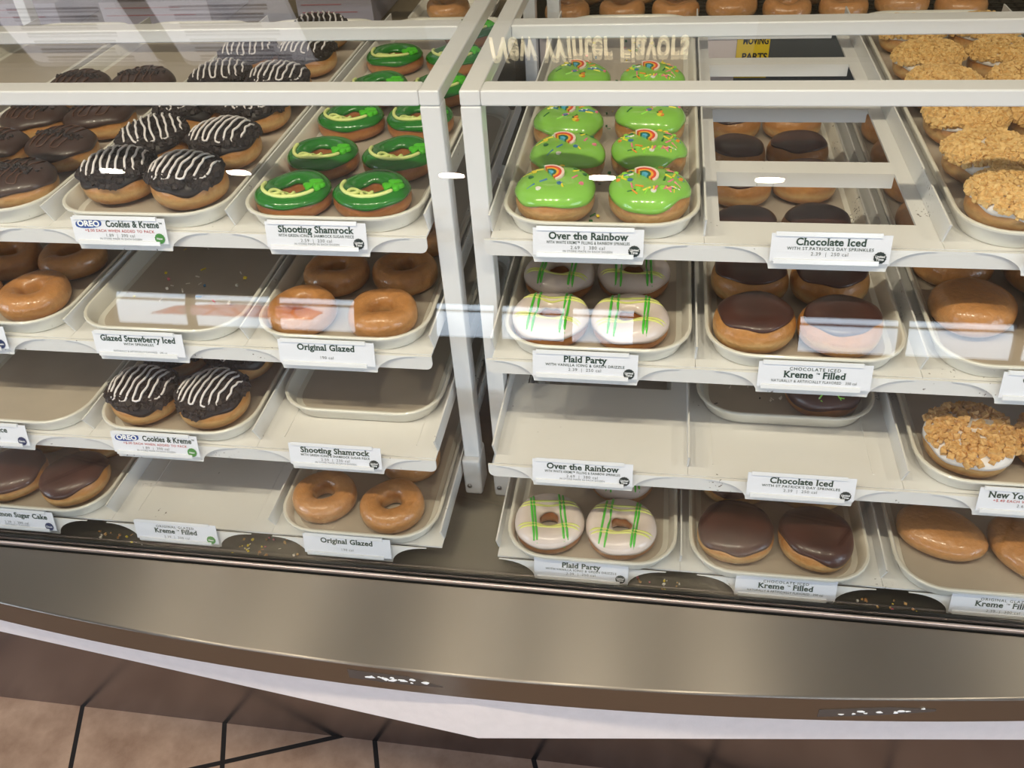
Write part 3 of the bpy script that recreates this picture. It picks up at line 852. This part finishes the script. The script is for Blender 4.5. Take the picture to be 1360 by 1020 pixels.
# kind, side, column, tier, turn spread, rows of (x, y[, variant, turn, scale]) : pairs, the one nearer the rack posts marked by its x
PLACES = [
    ('shamrock', 'L', 0, 1, .10, [(-.1816, .1833, 0), (-.0913, .1866, 1), (-.166, .2831, 2), (-.0679, .2833, 0), (-.1638, .3985, 1), (-.0688, .3994, 2), (-.1577, .5133, 0), (-.0658, .5129, 1), (-.1671, .6402, 2), (-.0697, .6382, 0), (-.0691, .7657, 1)]),
    ('cookie', 'L', 1, 1, .25, [(-.4007, .208, 0), (-.3035, .1968, 1), (-.4005, .3019, 2), (-.3005, .2993, 0), (-.4012, .4067, 1), (-.303, .4126, 2), (-.4013, .5153, 0), (-.3085, .5056, 1), (-.4037, .6234, 2), (-.3101, .6246, 0), (-.3205, .7467, 1)]),
    ('drizzled', 'L', 2, 1, .25, [(-.6027, .1650, 1), (-.5065, .1885, 0), (-.6045, .2661, 2), (-.5107, .2859, 1), (-.6086, .3706, 0), (-.5093, .3847, 2), (-.6188, .5012, 1), (-.5222, .513, 0)]),
    ('rainbow', 'R', 0, 1, .15, [(.1377, .1733, 0), (.2394, .1771, 1), (.1418, .2702, 0), (.2357, .2817, 1), (.1315, .3664, 2), (.2342, .3826, 2), (.1282, .5174, 2), (.2336, .5109, 1)]),
    ('crumb', 'R', 2, 1, 3., [(.6190, .1832, 1), (.6125, .2839, 0), (.6155, .3855, 2), (.7108, .3937, 0), (.6133, .4923, 0), (.7110, .4977, 1), (.6142, .594, 1), (.7114, .6007, 2), (.6112, .7069, 2), (.7110, .7086, 0), (.7140, .2870, 1), (.7160, .1830, 2)]),
    ('bigglazed', 'L', 2, 2, 3., [(-.5386, .1462, 0), (-.6301, .131, 1), (-.5394, .2397, 2), (-.6331, .225, 0)]),
    ('glazed', 'L', 0, 2, 3., [(-.1786, .1361, 0), (-.0694, .1368, 1), (-.1547, .2235, 2), (-.0652, .2303, 0), (-.0604, .3251, 1)]),
    ('plaid', 'R', 0, 2, .12, [(.1252, .1345, 0), (.2167, .1346, 1), (.1274, .2325, 2), (.2195, .2379, 0)]),
    ('choc', 'R', 1, 2, .3, [(.3603, .1335, 0), (.4545, .1321, 1), (.3585, .232, 2), (.4521, .2328, 0), (.3590, .3475, 1), (.4514, .3557, 2), (.3578, .4762, 0), (.4508, .491, 1), (.3583, .5755, 2), (.4507, .5908, 0), (.3582, .6945, 1), (.4505, .7014, 2)]),
    ('filled', 'R', 2, 2, 3., [(.6007, .1878, 0), (.7016, .1736, 1), (.6041, .2834, 2), (.7036, .2686, 0), (.6034, .3879, 1), (.6041, .4929, 2), (.6035, .5862, 0), (.6040, .6822, 1)]),
    ('cookie', 'L', 1, 3, .25, [(-.4020, .0839, 1), (-.3066, .0858, 0), (-.4048, .1803, 2), (-.3089, .1802, 1)]),
    ('sprinkled', 'R', 1, 3, .2, [(.4613, .1837, 0)]),
    ('chunk', 'R', 2, 3, .3, [(.6135, .0904, 0), (.7125, .0877, 1)]),
    ('choclow', 'L', 2, 4, 3., [(-.5332, .0535, 0), (-.6271, .0567, 1), (-.5404, .1499, 2), (-.6309, .1526, 0)]),
    ('glazed', 'L', 0, 4, 3., [(-.1729, .0672, 1), (-.0748, .059, 2), (-.0725, .1508, 0)]),
    ('plaid', 'R', 0, 4, .12, [(.1252, .0555, 2), (.2185, .0548, 1), (.2206, .1485, 0)]),
    ('choclow', 'R', 1, 4, .3, [(.3645, .0603, 2), (.4607, .0603, 0), (.3679, .1554, 1), (.4655, .1556, 2)]),
    ('pillow', 'R', 2, 4, 0, [(.6138, .0864, 0, -.45), (.7141, .0699, 1, -.9)]),
]
rndp = random.Random(77)
RAD = {'glazed': .0441, 'bigglazed': .0462, 'shamrock': .0468, 'plaid': .0457, 'sprinkled': .0452, 'cookie': .0475, 'drizzled': .0488, 'choc': .0462, 'choclow': .0472, 'rainbow': .0455, 'crumb': .0499, 'chunk': .0490, 'filled': .0475, 'pillow': .0490}


def settle(kind, side, k, tier, pl):
    """no doughnut cuts into its neighbour or its tray"""
    r = RAD[kind]; cx = TRAYC[(side, k)]; q = [list(p) for p in pl]; w = TW / 2 - .0066 - r; y0 = TRAYY[(side, k, tier)] + .0115 + r
    for it in range(60):
        for i in range(len(q)):
            for j in range(i):
                d = Vector((q[i][0] - q[j][0], q[i][1] - q[j][1])); e = 2 * r - d.length
                if e > 0:
                    n = d.normalized() * e * .5; q[i][0] += n.x; q[i][1] += n.y; q[j][0] -= n.x; q[j][1] -= n.y
        for p in q:
            p[0] = min(max(p[0], cx - w), cx + w); p[1] = max(p[1], y0)
    return q


for kind, side, k, tier, spr, pl in PLACES:
    zf = TRAYF[(side, k, tier)]
    cx = TRAYC[(side, k)]
    cnt = {0: 0, 1: 0}
    for p in settle(kind, side, k, tier, pl):
        x, y = p[0], p[1]
        near = (x > cx) if side == 'L' else (x < cx)
        row = cnt[near]; cnt[near] += 1
        rz = p[3] if len(p) > 3 else rndp.uniform(-spr, spr)
        where = 'nearer the rack posts' if near else 'farther from the posts'
        lab = '%s, %s, %s, %s' % (DESC[kind], TIER[tier], ROWS[row], where)
        if len(pl) == 1: lab = '%s alone on its pushed-back tray' % DESC[kind]
        doughnut(kind, p[2], (x, y, zf), rz, 1.0, lab, '%ss on the %s' % (DESC[kind], TIER[tier]))

# ------------------------------------------------------------------ loose crumbs and sprinkles


def scatter(name, label, cat, boxes, n, z, seed, mats, size, rod=.5):
    rnd = random.Random(seed); m = MB()
    for i in range(n):
        b = rnd.choice(boxes); x, y = rnd.uniform(b[0], b[1]), rnd.uniform(b[2], b[3]); m.mi = rnd.randrange(len(mats))
        s = size * rnd.uniform(.5, 1.3)
        if rnd.random() < rod:
            a = rnd.uniform(0, PI); m.tube([(x - s * math.cos(a), y - s * math.sin(a), z + s * .30 + .0003), (x + s * math.cos(a), y + s * math.sin(a), z + s * .30 + .0003)], s * .28, 5)
        else: m.blob((x, y, z + s * 1.1), s * .7, rnd, (1, 1, .8))
    tag(m.build(name, mats), label, cat, kind='stuff')


scatter('loose_sprinkles', 'loose sprinkles scattered over the empty tray on the second shelf', 'sprinkles', [(-.42, -.27, .16, .48), (-.41, -.28, .30, .50)], 74, TRAYF[('L', 1, 2)] if ('L', 1, 2) in TRAYF else PT[2] + .0042, 3, [S_cols[5], S_cols[5], S_cols[5], S_cols[1], S_cols[3], S_cols[0]], .0032)
scatter('loose_sprinkles', 'loose sprinkles and shamrock bits between the rainbow-topped doughnuts', 'sprinkles', [(.175, .20, .13, .6), (.12, .26, .58, .78)], 44, TRAYF[('R', 0, 1)], 4, [S_cols[4], S_cols[4], S_cols[1], S_cols[0], S_cols[3]], .0030)
scatter('loose_sprinkles', 'dark sprinkles left on the tray holding the single sprinkled ring', 'sprinkles', [(.33, .45, .16, .24)], 10, TRAYF[('R', 1, 3)], 6, [I_dark, S_cols[5]], .0026)
scatter('deck_crumbs', 'crumbs and sprinkles fallen on the dark case deck along the glass', 'crumbs', [(-.27, -.18, .0, .05), (-.29, -.24, .0, .03), (.24, .30, .0, .02), (-.5, -.42, .0, .02), (.50, .58, 0, .02)], 70, ZL - .014, 8, [D_shell, S_cols[5], S_cols[1], C_graham, S_cols[0]], .0024, .2)
# ------------------------------------------------------------------ price cards
FONT_CACHE = {}


def text_mesh(s, size, mat_, bold=0., maxw=None, align='CENTER', sx=1., sp=1., shear=0., name='lettering', serif=False):
    """flat lettering in the xz plane facing -y, centred on the origin"""
    cu = bpy.data.curves.new('lettering', 'FONT'); cu.body = s; cu.size = size; cu.align_x = align; cu.align_y = 'CENTER'; cu.offset = bold; cu.extrude = 0; cu.resolution_u = 3; cu.space_character = sp; cu.shear = shear
    o = bpy.data.objects.new('lettering', cu); COL.objects.link(o)
    dg = bpy.context.evaluated_depsgraph_get(); me = bpy.data.meshes.new_from_object(o.evaluated_get(dg)); bpy.data.objects.remove(o); bpy.data.curves.remove(cu)
    if serif:   # slab feet on the stems, as on the cards' soft slab lettering
        bm = bmesh.new(); bm.from_mesh(me); sl, th = .050 * size, .052 * size; rects = []
        for e in bm.edges:
            if len(e.link_faces) != 1: continue
            a, b = e.verts[0].co, e.verts[1].co; ln = abs(a.x - b.x)
            if abs(a.y - b.y) < 1e-5 * 1 and .055 * size < ln < .19 * size:
                inner = e.link_faces[0].calc_center_median().y > a.y
                rects.append((min(a.x, b.x) - sl, max(a.x, b.x) + sl, a.y, a.y + (th if inner else -th)))
        for x0, x1, y0, y1 in rects:
            bm.faces.new([bm.verts.new((x, y, 0)) for x, y in ((x0, y0), (x1, y0), (x1, y1), (x0, y1))])
        bm.to_mesh(me); bm.free()
    xs = [v.co.x for v in me.vertices]
    w = (max(xs) - min(xs)) if xs else 0
    k = sx
    if maxw and w * sx > maxw: k = maxw / w
    for v in me.vertices: v.co = Vector((v.co.x * k, 0, v.co.y))
    me.name = name; me.materials.clear(); me.materials.append(mat_); me.update()
    return me


def place_text(me, parent, x, z, y):
    o = link(me.name, me, parent); o.location = (x, y, z); return o


CARD_W, CARD_H = .117, .0295
_c = MB(); _c.box(-CARD_W / 2, CARD_W / 2, 0, .0006, -CARD_H / 2, CARD_H / 2); CARD = _c.mesh('card', M_card)
_c = MB()
_c.box(-CARD_W / 2 + .004, CARD_W / 2 - .010, -.0016, 0, CARD_H / 2 - .0026, CARD_H / 2 + .0022)
_c.box(-CARD_W / 2 + .004, CARD_W / 2 - .010, -.0016, 0, -CARD_H / 2 - .0020, -CARD_H / 2 + .0028)
_c.box(-CARD_W / 2 + .004, CARD_W / 2 - .010, .0006, .0016, -CARD_H / 2 - .0020, CARD_H / 2 + .0012)
HOLD = _c.mesh('card_holder', M_clip)


def badge(t, x, z, m, txt):
    n = 28; r = .0058; mb = MB()
    o = [(x + r * (1 + .10 * (k % 2)) * math.cos(2 * PI * k / n), z + r * (1 + .10 * (k % 2)) * math.sin(2 * PI * k / n)) for k in range(n)]
    mb.loft([[(a, -.0002, b) for a, b in o], [(a, -.0006, b) for a, b in o]])
    b = mb.build('badge', m, t)
    for i, l in enumerate(txt): place_text(text_mesh(l, .0036, M_paper, .0001, .0092), b, x, z + (.0014 - .0029 * i if len(txt) > 1 else 0), -.0008)


def price_card(side, k, tier, label, title, pre=None, sub=None, subm=None, price=None, small=None, bad=None, logo=False, tsize=.0082, dx=0, tdx=0):
    z = pz(side, tier) + .0035; y = YF[tier] - .0105
    if tier == 4: z -= .0045 if side == 'L' else .0065
    t = thing('price_card', label, 'price card', (LABX[(side, k)] + dx, y, z), group='price cards on the shelf fronts')
    t.rotation_euler = (math.radians(-14), 0, 0)
    link('card_holder', HOLD, t); c = link('card', CARD, t)
    zz = .0062
    if pre:
        place_text(text_mesh(pre, .0052, M_ink, .00004, .07, sp=1.25, name='small_print'), c, 0, .0072, -.0003); zz = .0004
    tx = tdx
    if logo:
        tx = .0175
        b = MB(); n = 20
        o = [(-.037 + .0165 * math.cos(2 * PI * q / n) * (1), .0072 + .0050 * math.copysign(abs(math.sin(2 * PI * q / n)) ** .6, math.sin(2 * PI * q / n)) + .06 * .0165 * math.cos(2 * PI * q / n)) for q in range(n)]
        b.loft([[(p, -.0002, q) for p, q in o], [(p, -.0005, q) for p, q in o]])
        lg = b.build('brand_patch', M_blue, c)
        lo = place_text(text_mesh('OREO', .0092, M_paper, .0004, .028, sx=1.15, name='lettering'), lg, -.037, .0072, -.0007)
    plain = title.replace('™ ', '   ').replace('™', ''); zt = zz + (.001 if logo else 0)
    me = text_mesh(plain, tsize * 1.30, M_ink, .00030, .066 if logo else .098, sp=1.04, name='title', serif=True)
    to = place_text(me, c, tx, zt, -.0003)
    if '™' in title:
        xs = sorted(v.co.x for v in me.vertices)
        if '™ ' in title: g = max(range(len(xs) - 1), key=lambda i: xs[i + 1] - xs[i]); xt = (xs[g] + xs[g + 1]) / 2
        else: xt = xs[-1] + .0022
        place_text(text_mesh('TM', .0030, M_ink, .00002, name='trademark_sign'), to, xt, .0021, 0)
    if sub: place_text(text_mesh(sub, .0046, subm or M_ink, .00004, .088, sp=1.15, name='small_print'), c, 0, -.0008 if not pre else -.0072, -.0003)
    if price: place_text(text_mesh(price, .0052, M_inkg, 0, .05, sp=1.15, name='price'), c, 0, -.0062 if not pre else -.0090, -.0003)
    if small: place_text(text_mesh(small, .0032, M_inkg, 0, .07, sp=1.1, name='small_print'), c, 0, -.0102, -.0003)
    if bad: badge(c, CARD_W / 2 - .0095, -.0085, bad[0], bad[1])
    return t


LT = (M_bdark, ('Limited', 'Time')); NEW = (M_bgreen, ('New',)); NAVY = (M_navy, ('Classic',))
W = 'white price card '
price_card('L', 1, 1, W + 'clipped below the striped cookie-crumb doughnuts, top shelf', 'Cookies & Kreme™', sub='+$.00 EACH WHEN ADDED TO PACK', subm=M_inkr, price='1.89  |  390 cal', small='IN STORE MADE IN EACH DOZEN', bad=NEW, logo=True)
price_card('L', 0, 1, W + 'clipped below the green shamrock rings, top shelf', 'Shooting Shamrock', sub='WITH GREEN ICING & SHAMROCK SUGAR PIECE', price='2.59  |  230 cal', small='IN STORE MADE IN EACH DOZEN', bad=LT)
price_card('R', 0, 1, W + 'clipped below the rainbow-topped doughnuts, top shelf', 'Over the Rainbow', sub='WITH WHITE KREME™ FILLING & RAINBOW SPRINKLES', price='2.69  |  380 cal', small='IN STORE MADE IN EACH DOZEN', bad=LT)
price_card('R', 1, 1, W + 'below the open empty frame bay, top shelf', 'Chocolate Iced', sub="WITH ST.PATRICK'S DAY SPRINKLES", price='2.39  |  250 cal', bad=LT)
price_card('R', 2, 1, W + 'clipped below the golden crumb-topped doughnuts, top shelf', 'New York Cheesecake', price='2.69  |  380 cal', bad=NEW)
price_card('L', 2, 2, W + 'with navy badge below the thick glazed rings, second shelf', 'Original Glazed', price='190 cal', bad=NAVY)
price_card('L', 1, 2, W + 'below the empty sprinkle-strewn tray, second shelf', 'Glazed Strawberry Iced', sub='WITH SPRINKLES', small='NATURALLY & ARTIFICIALLY FLAVORED   290 cal')
price_card('L', 0, 2, W + 'below the plain glazed rings, second shelf', 'Original Glazed', price='190 cal')
price_card('R', 0, 2, W + 'below the plaid-drizzled rings, second shelf', 'Plaid Party', sub='WITH VANILLA ICING & GREEN DRIZZLE', price='2.39  |  250 cal', bad=LT)
price_card('R', 1, 2, W + 'below the chocolate-topped round doughnuts, second shelf', 'Kreme™ Filled', pre='CHOCOLATE ICED', sub='NATURALLY & ARTIFICIALLY FLAVORED   350 cal', subm=M_inkg)
price_card('R', 2, 2, W + 'below the shiny glazed filled doughnuts, second shelf', 'Glazed Blueberry', price='2.39  |  300 cal', bad=NEW)
price_card('L', 2, 3, W + 'with navy badge below an empty tray, third shelf', 'Cinnamon Apple Slice', price='2.39  |  250 cal', bad=NAVY, tdx=-.018)
price_card('L', 1, 3, W + 'below the striped cookie-crumb doughnuts, third shelf', 'Cookies & Kreme™', sub='+$.00 EACH WHEN ADDED TO PACK', subm=M_inkr, price='1.89  |  390 cal', small='IN STORE MADE IN EACH DOZEN', bad=NEW, logo=True)
price_card('L', 0, 3, W + 'in front of the pushed-back empty tray, third shelf', 'Shooting Shamrock', sub='WITH GREEN ICING & SHAMROCK SUGAR PIECE', price='2.59  |  230 cal', small='IN STORE MADE IN EACH DOZEN', bad=LT)
price_card('R', 0, 3, W + 'below the bare slotted shelf plate, third shelf', 'Over the Rainbow', sub='WITH WHITE KREME™ FILLING & RAINBOW SPRINKLES', price='2.69  |  380 cal', small='IN STORE MADE IN EACH DOZEN', bad=LT)
price_card('R', 1, 3, W + 'in front of the single sprinkled ring, third shelf', 'Chocolate Iced', sub="WITH ST.PATRICK'S DAY SPRINKLES", price='2.39  |  250 cal', bad=LT)
price_card('R', 2, 3, W + 'below the doughnut with nutty chunks, third shelf', 'New York Cheesecake', sub='+$.40 EACH WHEN ADDED TO PACK', subm=M_inkr, price='2.69  |  380 cal', bad=NEW)
price_card('L', 2, 4, W + 'with navy badge below the dark chocolate doughnuts, bottom shelf', 'Cinnamon Sugar Cake', price='2.39  |  280 cal', small='NATURALLY FLAVORED', bad=NAVY)
price_card('L', 1, 4, W + 'on the bare empty bay of the bottom shelf', 'Kreme™ Filled', pre='ORIGINAL GLAZED', price='2.39  |  300 cal', bad=NEW, tsize=.0078)
price_card('L', 0, 4, W + 'below the plain glazed rings, bottom shelf', 'Original Glazed', price='190 cal')
price_card('R', 0, 4, W + 'below the plaid-drizzled rings, bottom shelf', 'Plaid Party', sub='WITH VANILLA ICING & GREEN DRIZZLE', price='2.39  |  250 cal', bad=LT)
price_card('R', 1, 4, W + 'below the two chocolate-covered doughnuts, bottom shelf', 'Kreme™ Filled', pre='CHOCOLATE ICED', sub='NATURALLY & ARTIFICIALLY FLAVORED   350 cal', subm=M_inkg)
price_card('R', 2, 4, W + 'below the pillow-shaped doughnuts, bottom shelf', 'Kreme™ Filled', pre='ORIGINAL GLAZED', price='2.39  |  300 cal')

# ------------------------------------------------------------------ kitchen behind the case


def kitchen():
    mg = mat('dark_machine_panel', (78, 80, 80), .45); mw = mat('white_machine_panel', (222, 206, 200), .5); my = mat('caution_yellow', (232, 196, 30), .5)
    mk = mat('sticker_black', (24, 24, 22), .6)
    c = thing('glaze_conveyor', 'dark wire-topped conveyor of glazed doughnuts behind the case', 'conveyor', (0, 0, ZF))
    zt = .335 - ZF
    MB().box(.02, .376, .945, 1.0, zt - .5, zt - .008).build('white_panel', mw, c)
    MB().box(.376, 1.2, .945, 1.0, zt - .5, zt - .008).build('grey_panel', mg, c)
    MB().box(.03, 1.19, .99, 1.6, 0, zt - .012).build('machine_body', mg, c)
    md = mat('conveyor_wire', (62, 58, 54), .35, .9)
    m = MB()
    for i in range(58): m.box(.02 + i * .02, .024 + i * .02, .93, 1.62, zt - .006, zt - .002)
    for i in range(30): m.box(.02, 1.19, .93 + i * .0235, .933 + i * .0235, zt - .002, zt)
    w = m.build('wire_belt', md, c)
    MB().box(.02, 1.19, .93, 1.62, zt - .012, zt - .0065).build('belt_pan', mat('conveyor_pan', (52, 48, 44), .4), c)
    s = thing('caution_sticker', 'yellow caution sticker with black lettering on the conveyor front', 'sticker', (.405, .9448, .29))
    MB().box(-.0285, .0285, -.0006, 0, -.05, .038).build('sticker_sheet', my, s)
    place_text(text_mesh('MOVING', .017, mk, .0006, .044, name='lettering'), s, .004, .016, -.0009)
    place_text(text_mesh('PARTS', .017, mk, .0006, .044, name='lettering'), s, .004, -.012, -.0009)
    pos = [(.068, .985), (.085, 1.085), (.168, .990), (.265, .985), (.362, .983), (.459, .981), (.556, .985), (.653, .990), (.750, .985), (.185, 1.092), (.38, 1.083), (.50, 1.08)]
    nm = ['at the post end of its near edge', 'behind the one at the post end', 'behind the rainbow tray corner', 'behind the middle of the rainbow tray', 'beside the rainbow tray far corner', 'above the caution sticker',
          'just past the caution sticker', 'over the grey machine panel', 'nearest the golden crumb tray', 'deep behind the rainbow tray', 'deep behind the caution sticker', 'deep over the grey machine panel']
    for i, (x, y) in enumerate(pos):
        doughnut(('glazed', 'filled', 'glazed')[i % 3], i, (x, y, .3352), i * 1.3, 1.0, 'glazed doughnut on the dark conveyor, ' + nm[i], 'glazed doughnuts on the conveyor')
    b = thing('back_counter', 'dark back counter behind the shamrock rack', 'counter', (0, 0, ZF))
    MB().box(-1.6, -.03, .95, 1.5, 0, .30 - ZF).build('cabinet_body', mat('back_cabinet', (92, 82, 64), .6), b)
    MB().box(-1.6, -.03, .935, 1.52, .3005 - ZF, .33 - ZF).build('worktop', mat('back_worktop', (110, 98, 78), .4), b)
    mbx = mat('carton_board', (150, 144, 152), .6); mrd = mat('carton_print', (150, 96, 100), .6)
    for i, (x0, x1, lab) in enumerate(((-1.16, -.955, 'pale printed carton on the back counter behind the empty tray'), (-.86, -.63, 'pale flat carton with red lines behind the chocolate-drizzled tray'), (-.45, -.30, 'pale carton behind the cookie-crumb tray'))):
        t = thing('bakery_carton', lab, 'carton', ((x0 + x1) / 2, 1.03, .3302), group='cartons on the back counter'); hw = (x1 - x0) / 2
        MB().box(-hw, hw, -.06, .12, 0, .055).build('carton_body', mbx, t, bevel=.002)
        p = MB()
        for k in range(2): p.box(-hw + .01, hw - .03 - .03 * k, -.0606, -.06, .028 + .014 * k, .030 + .014 * k)
        p.build('printed_line', mrd, t)
    t = thing('bakery_sheet_tray', 'small white tray with a glazed doughnut behind the shamrock rings', 'tray', (-.155, 1.035, .3302))
    MB().loft([rrect(.15, .15, .02, 0), rrect(.16, .16, .024, .016), rrect(.15, .15, .02, .016), rrect(.142, .142, .018, .003)]).build('tray_wall', M_tray, t, smooth=True, sharp=30)
    doughnut('glazed', 1, (-.165, 1.02, .3336), 0, 1.0, 'glazed ring on the small white tray behind the shamrock rings', None)
    # menu boards over the kitchen, lit from inside; the glass top mirrors them
    mp = mat('menu_panel', (118, 120, 122), .6, emit=.9); ml = mat('menu_letters', (250, 232, 190), .6, emit=3.6); mq = mat('menu_white', (226, 222, 226), .6, emit=.8)
    s = thing('menu_sign', 'grey lit menu sign with cream lettering on the back wall', 'sign', (-.04, 2.37, 2.08))
    MB().box(-.62, .62, 0, .03, -.19, .19).build('sign_panel', mp, s)
    me = text_mesh('New Winter Flavors', .16, ml, .004, .76, name='lettering')
    for v in me.vertices: v.co.z *= 1.9
    place_text(me, s, 0, .0, -.003)
    for i, x in enumerate((-1.45, -2.15)):
        t = thing('menu_board', ('pale lit menu board beside the lettered sign', 'pale lit menu board at the far end of the back wall')[i], 'sign', (x, 2.37, 1.93), group='menu boards on the back wall')
        MB().box(-.28, .28, 0, .03, -.3, .3).build('board_panel', mq, t)
        p = MB()
        for k in range(7): p.box(-.2, .2 - .03 * (k % 3), -.003, 0, -.2 + .06 * k, -.185 + .06 * k)
        p.build('menu_print', mat('menu_print', (120, 96, 100), .6), t)


kitchen()
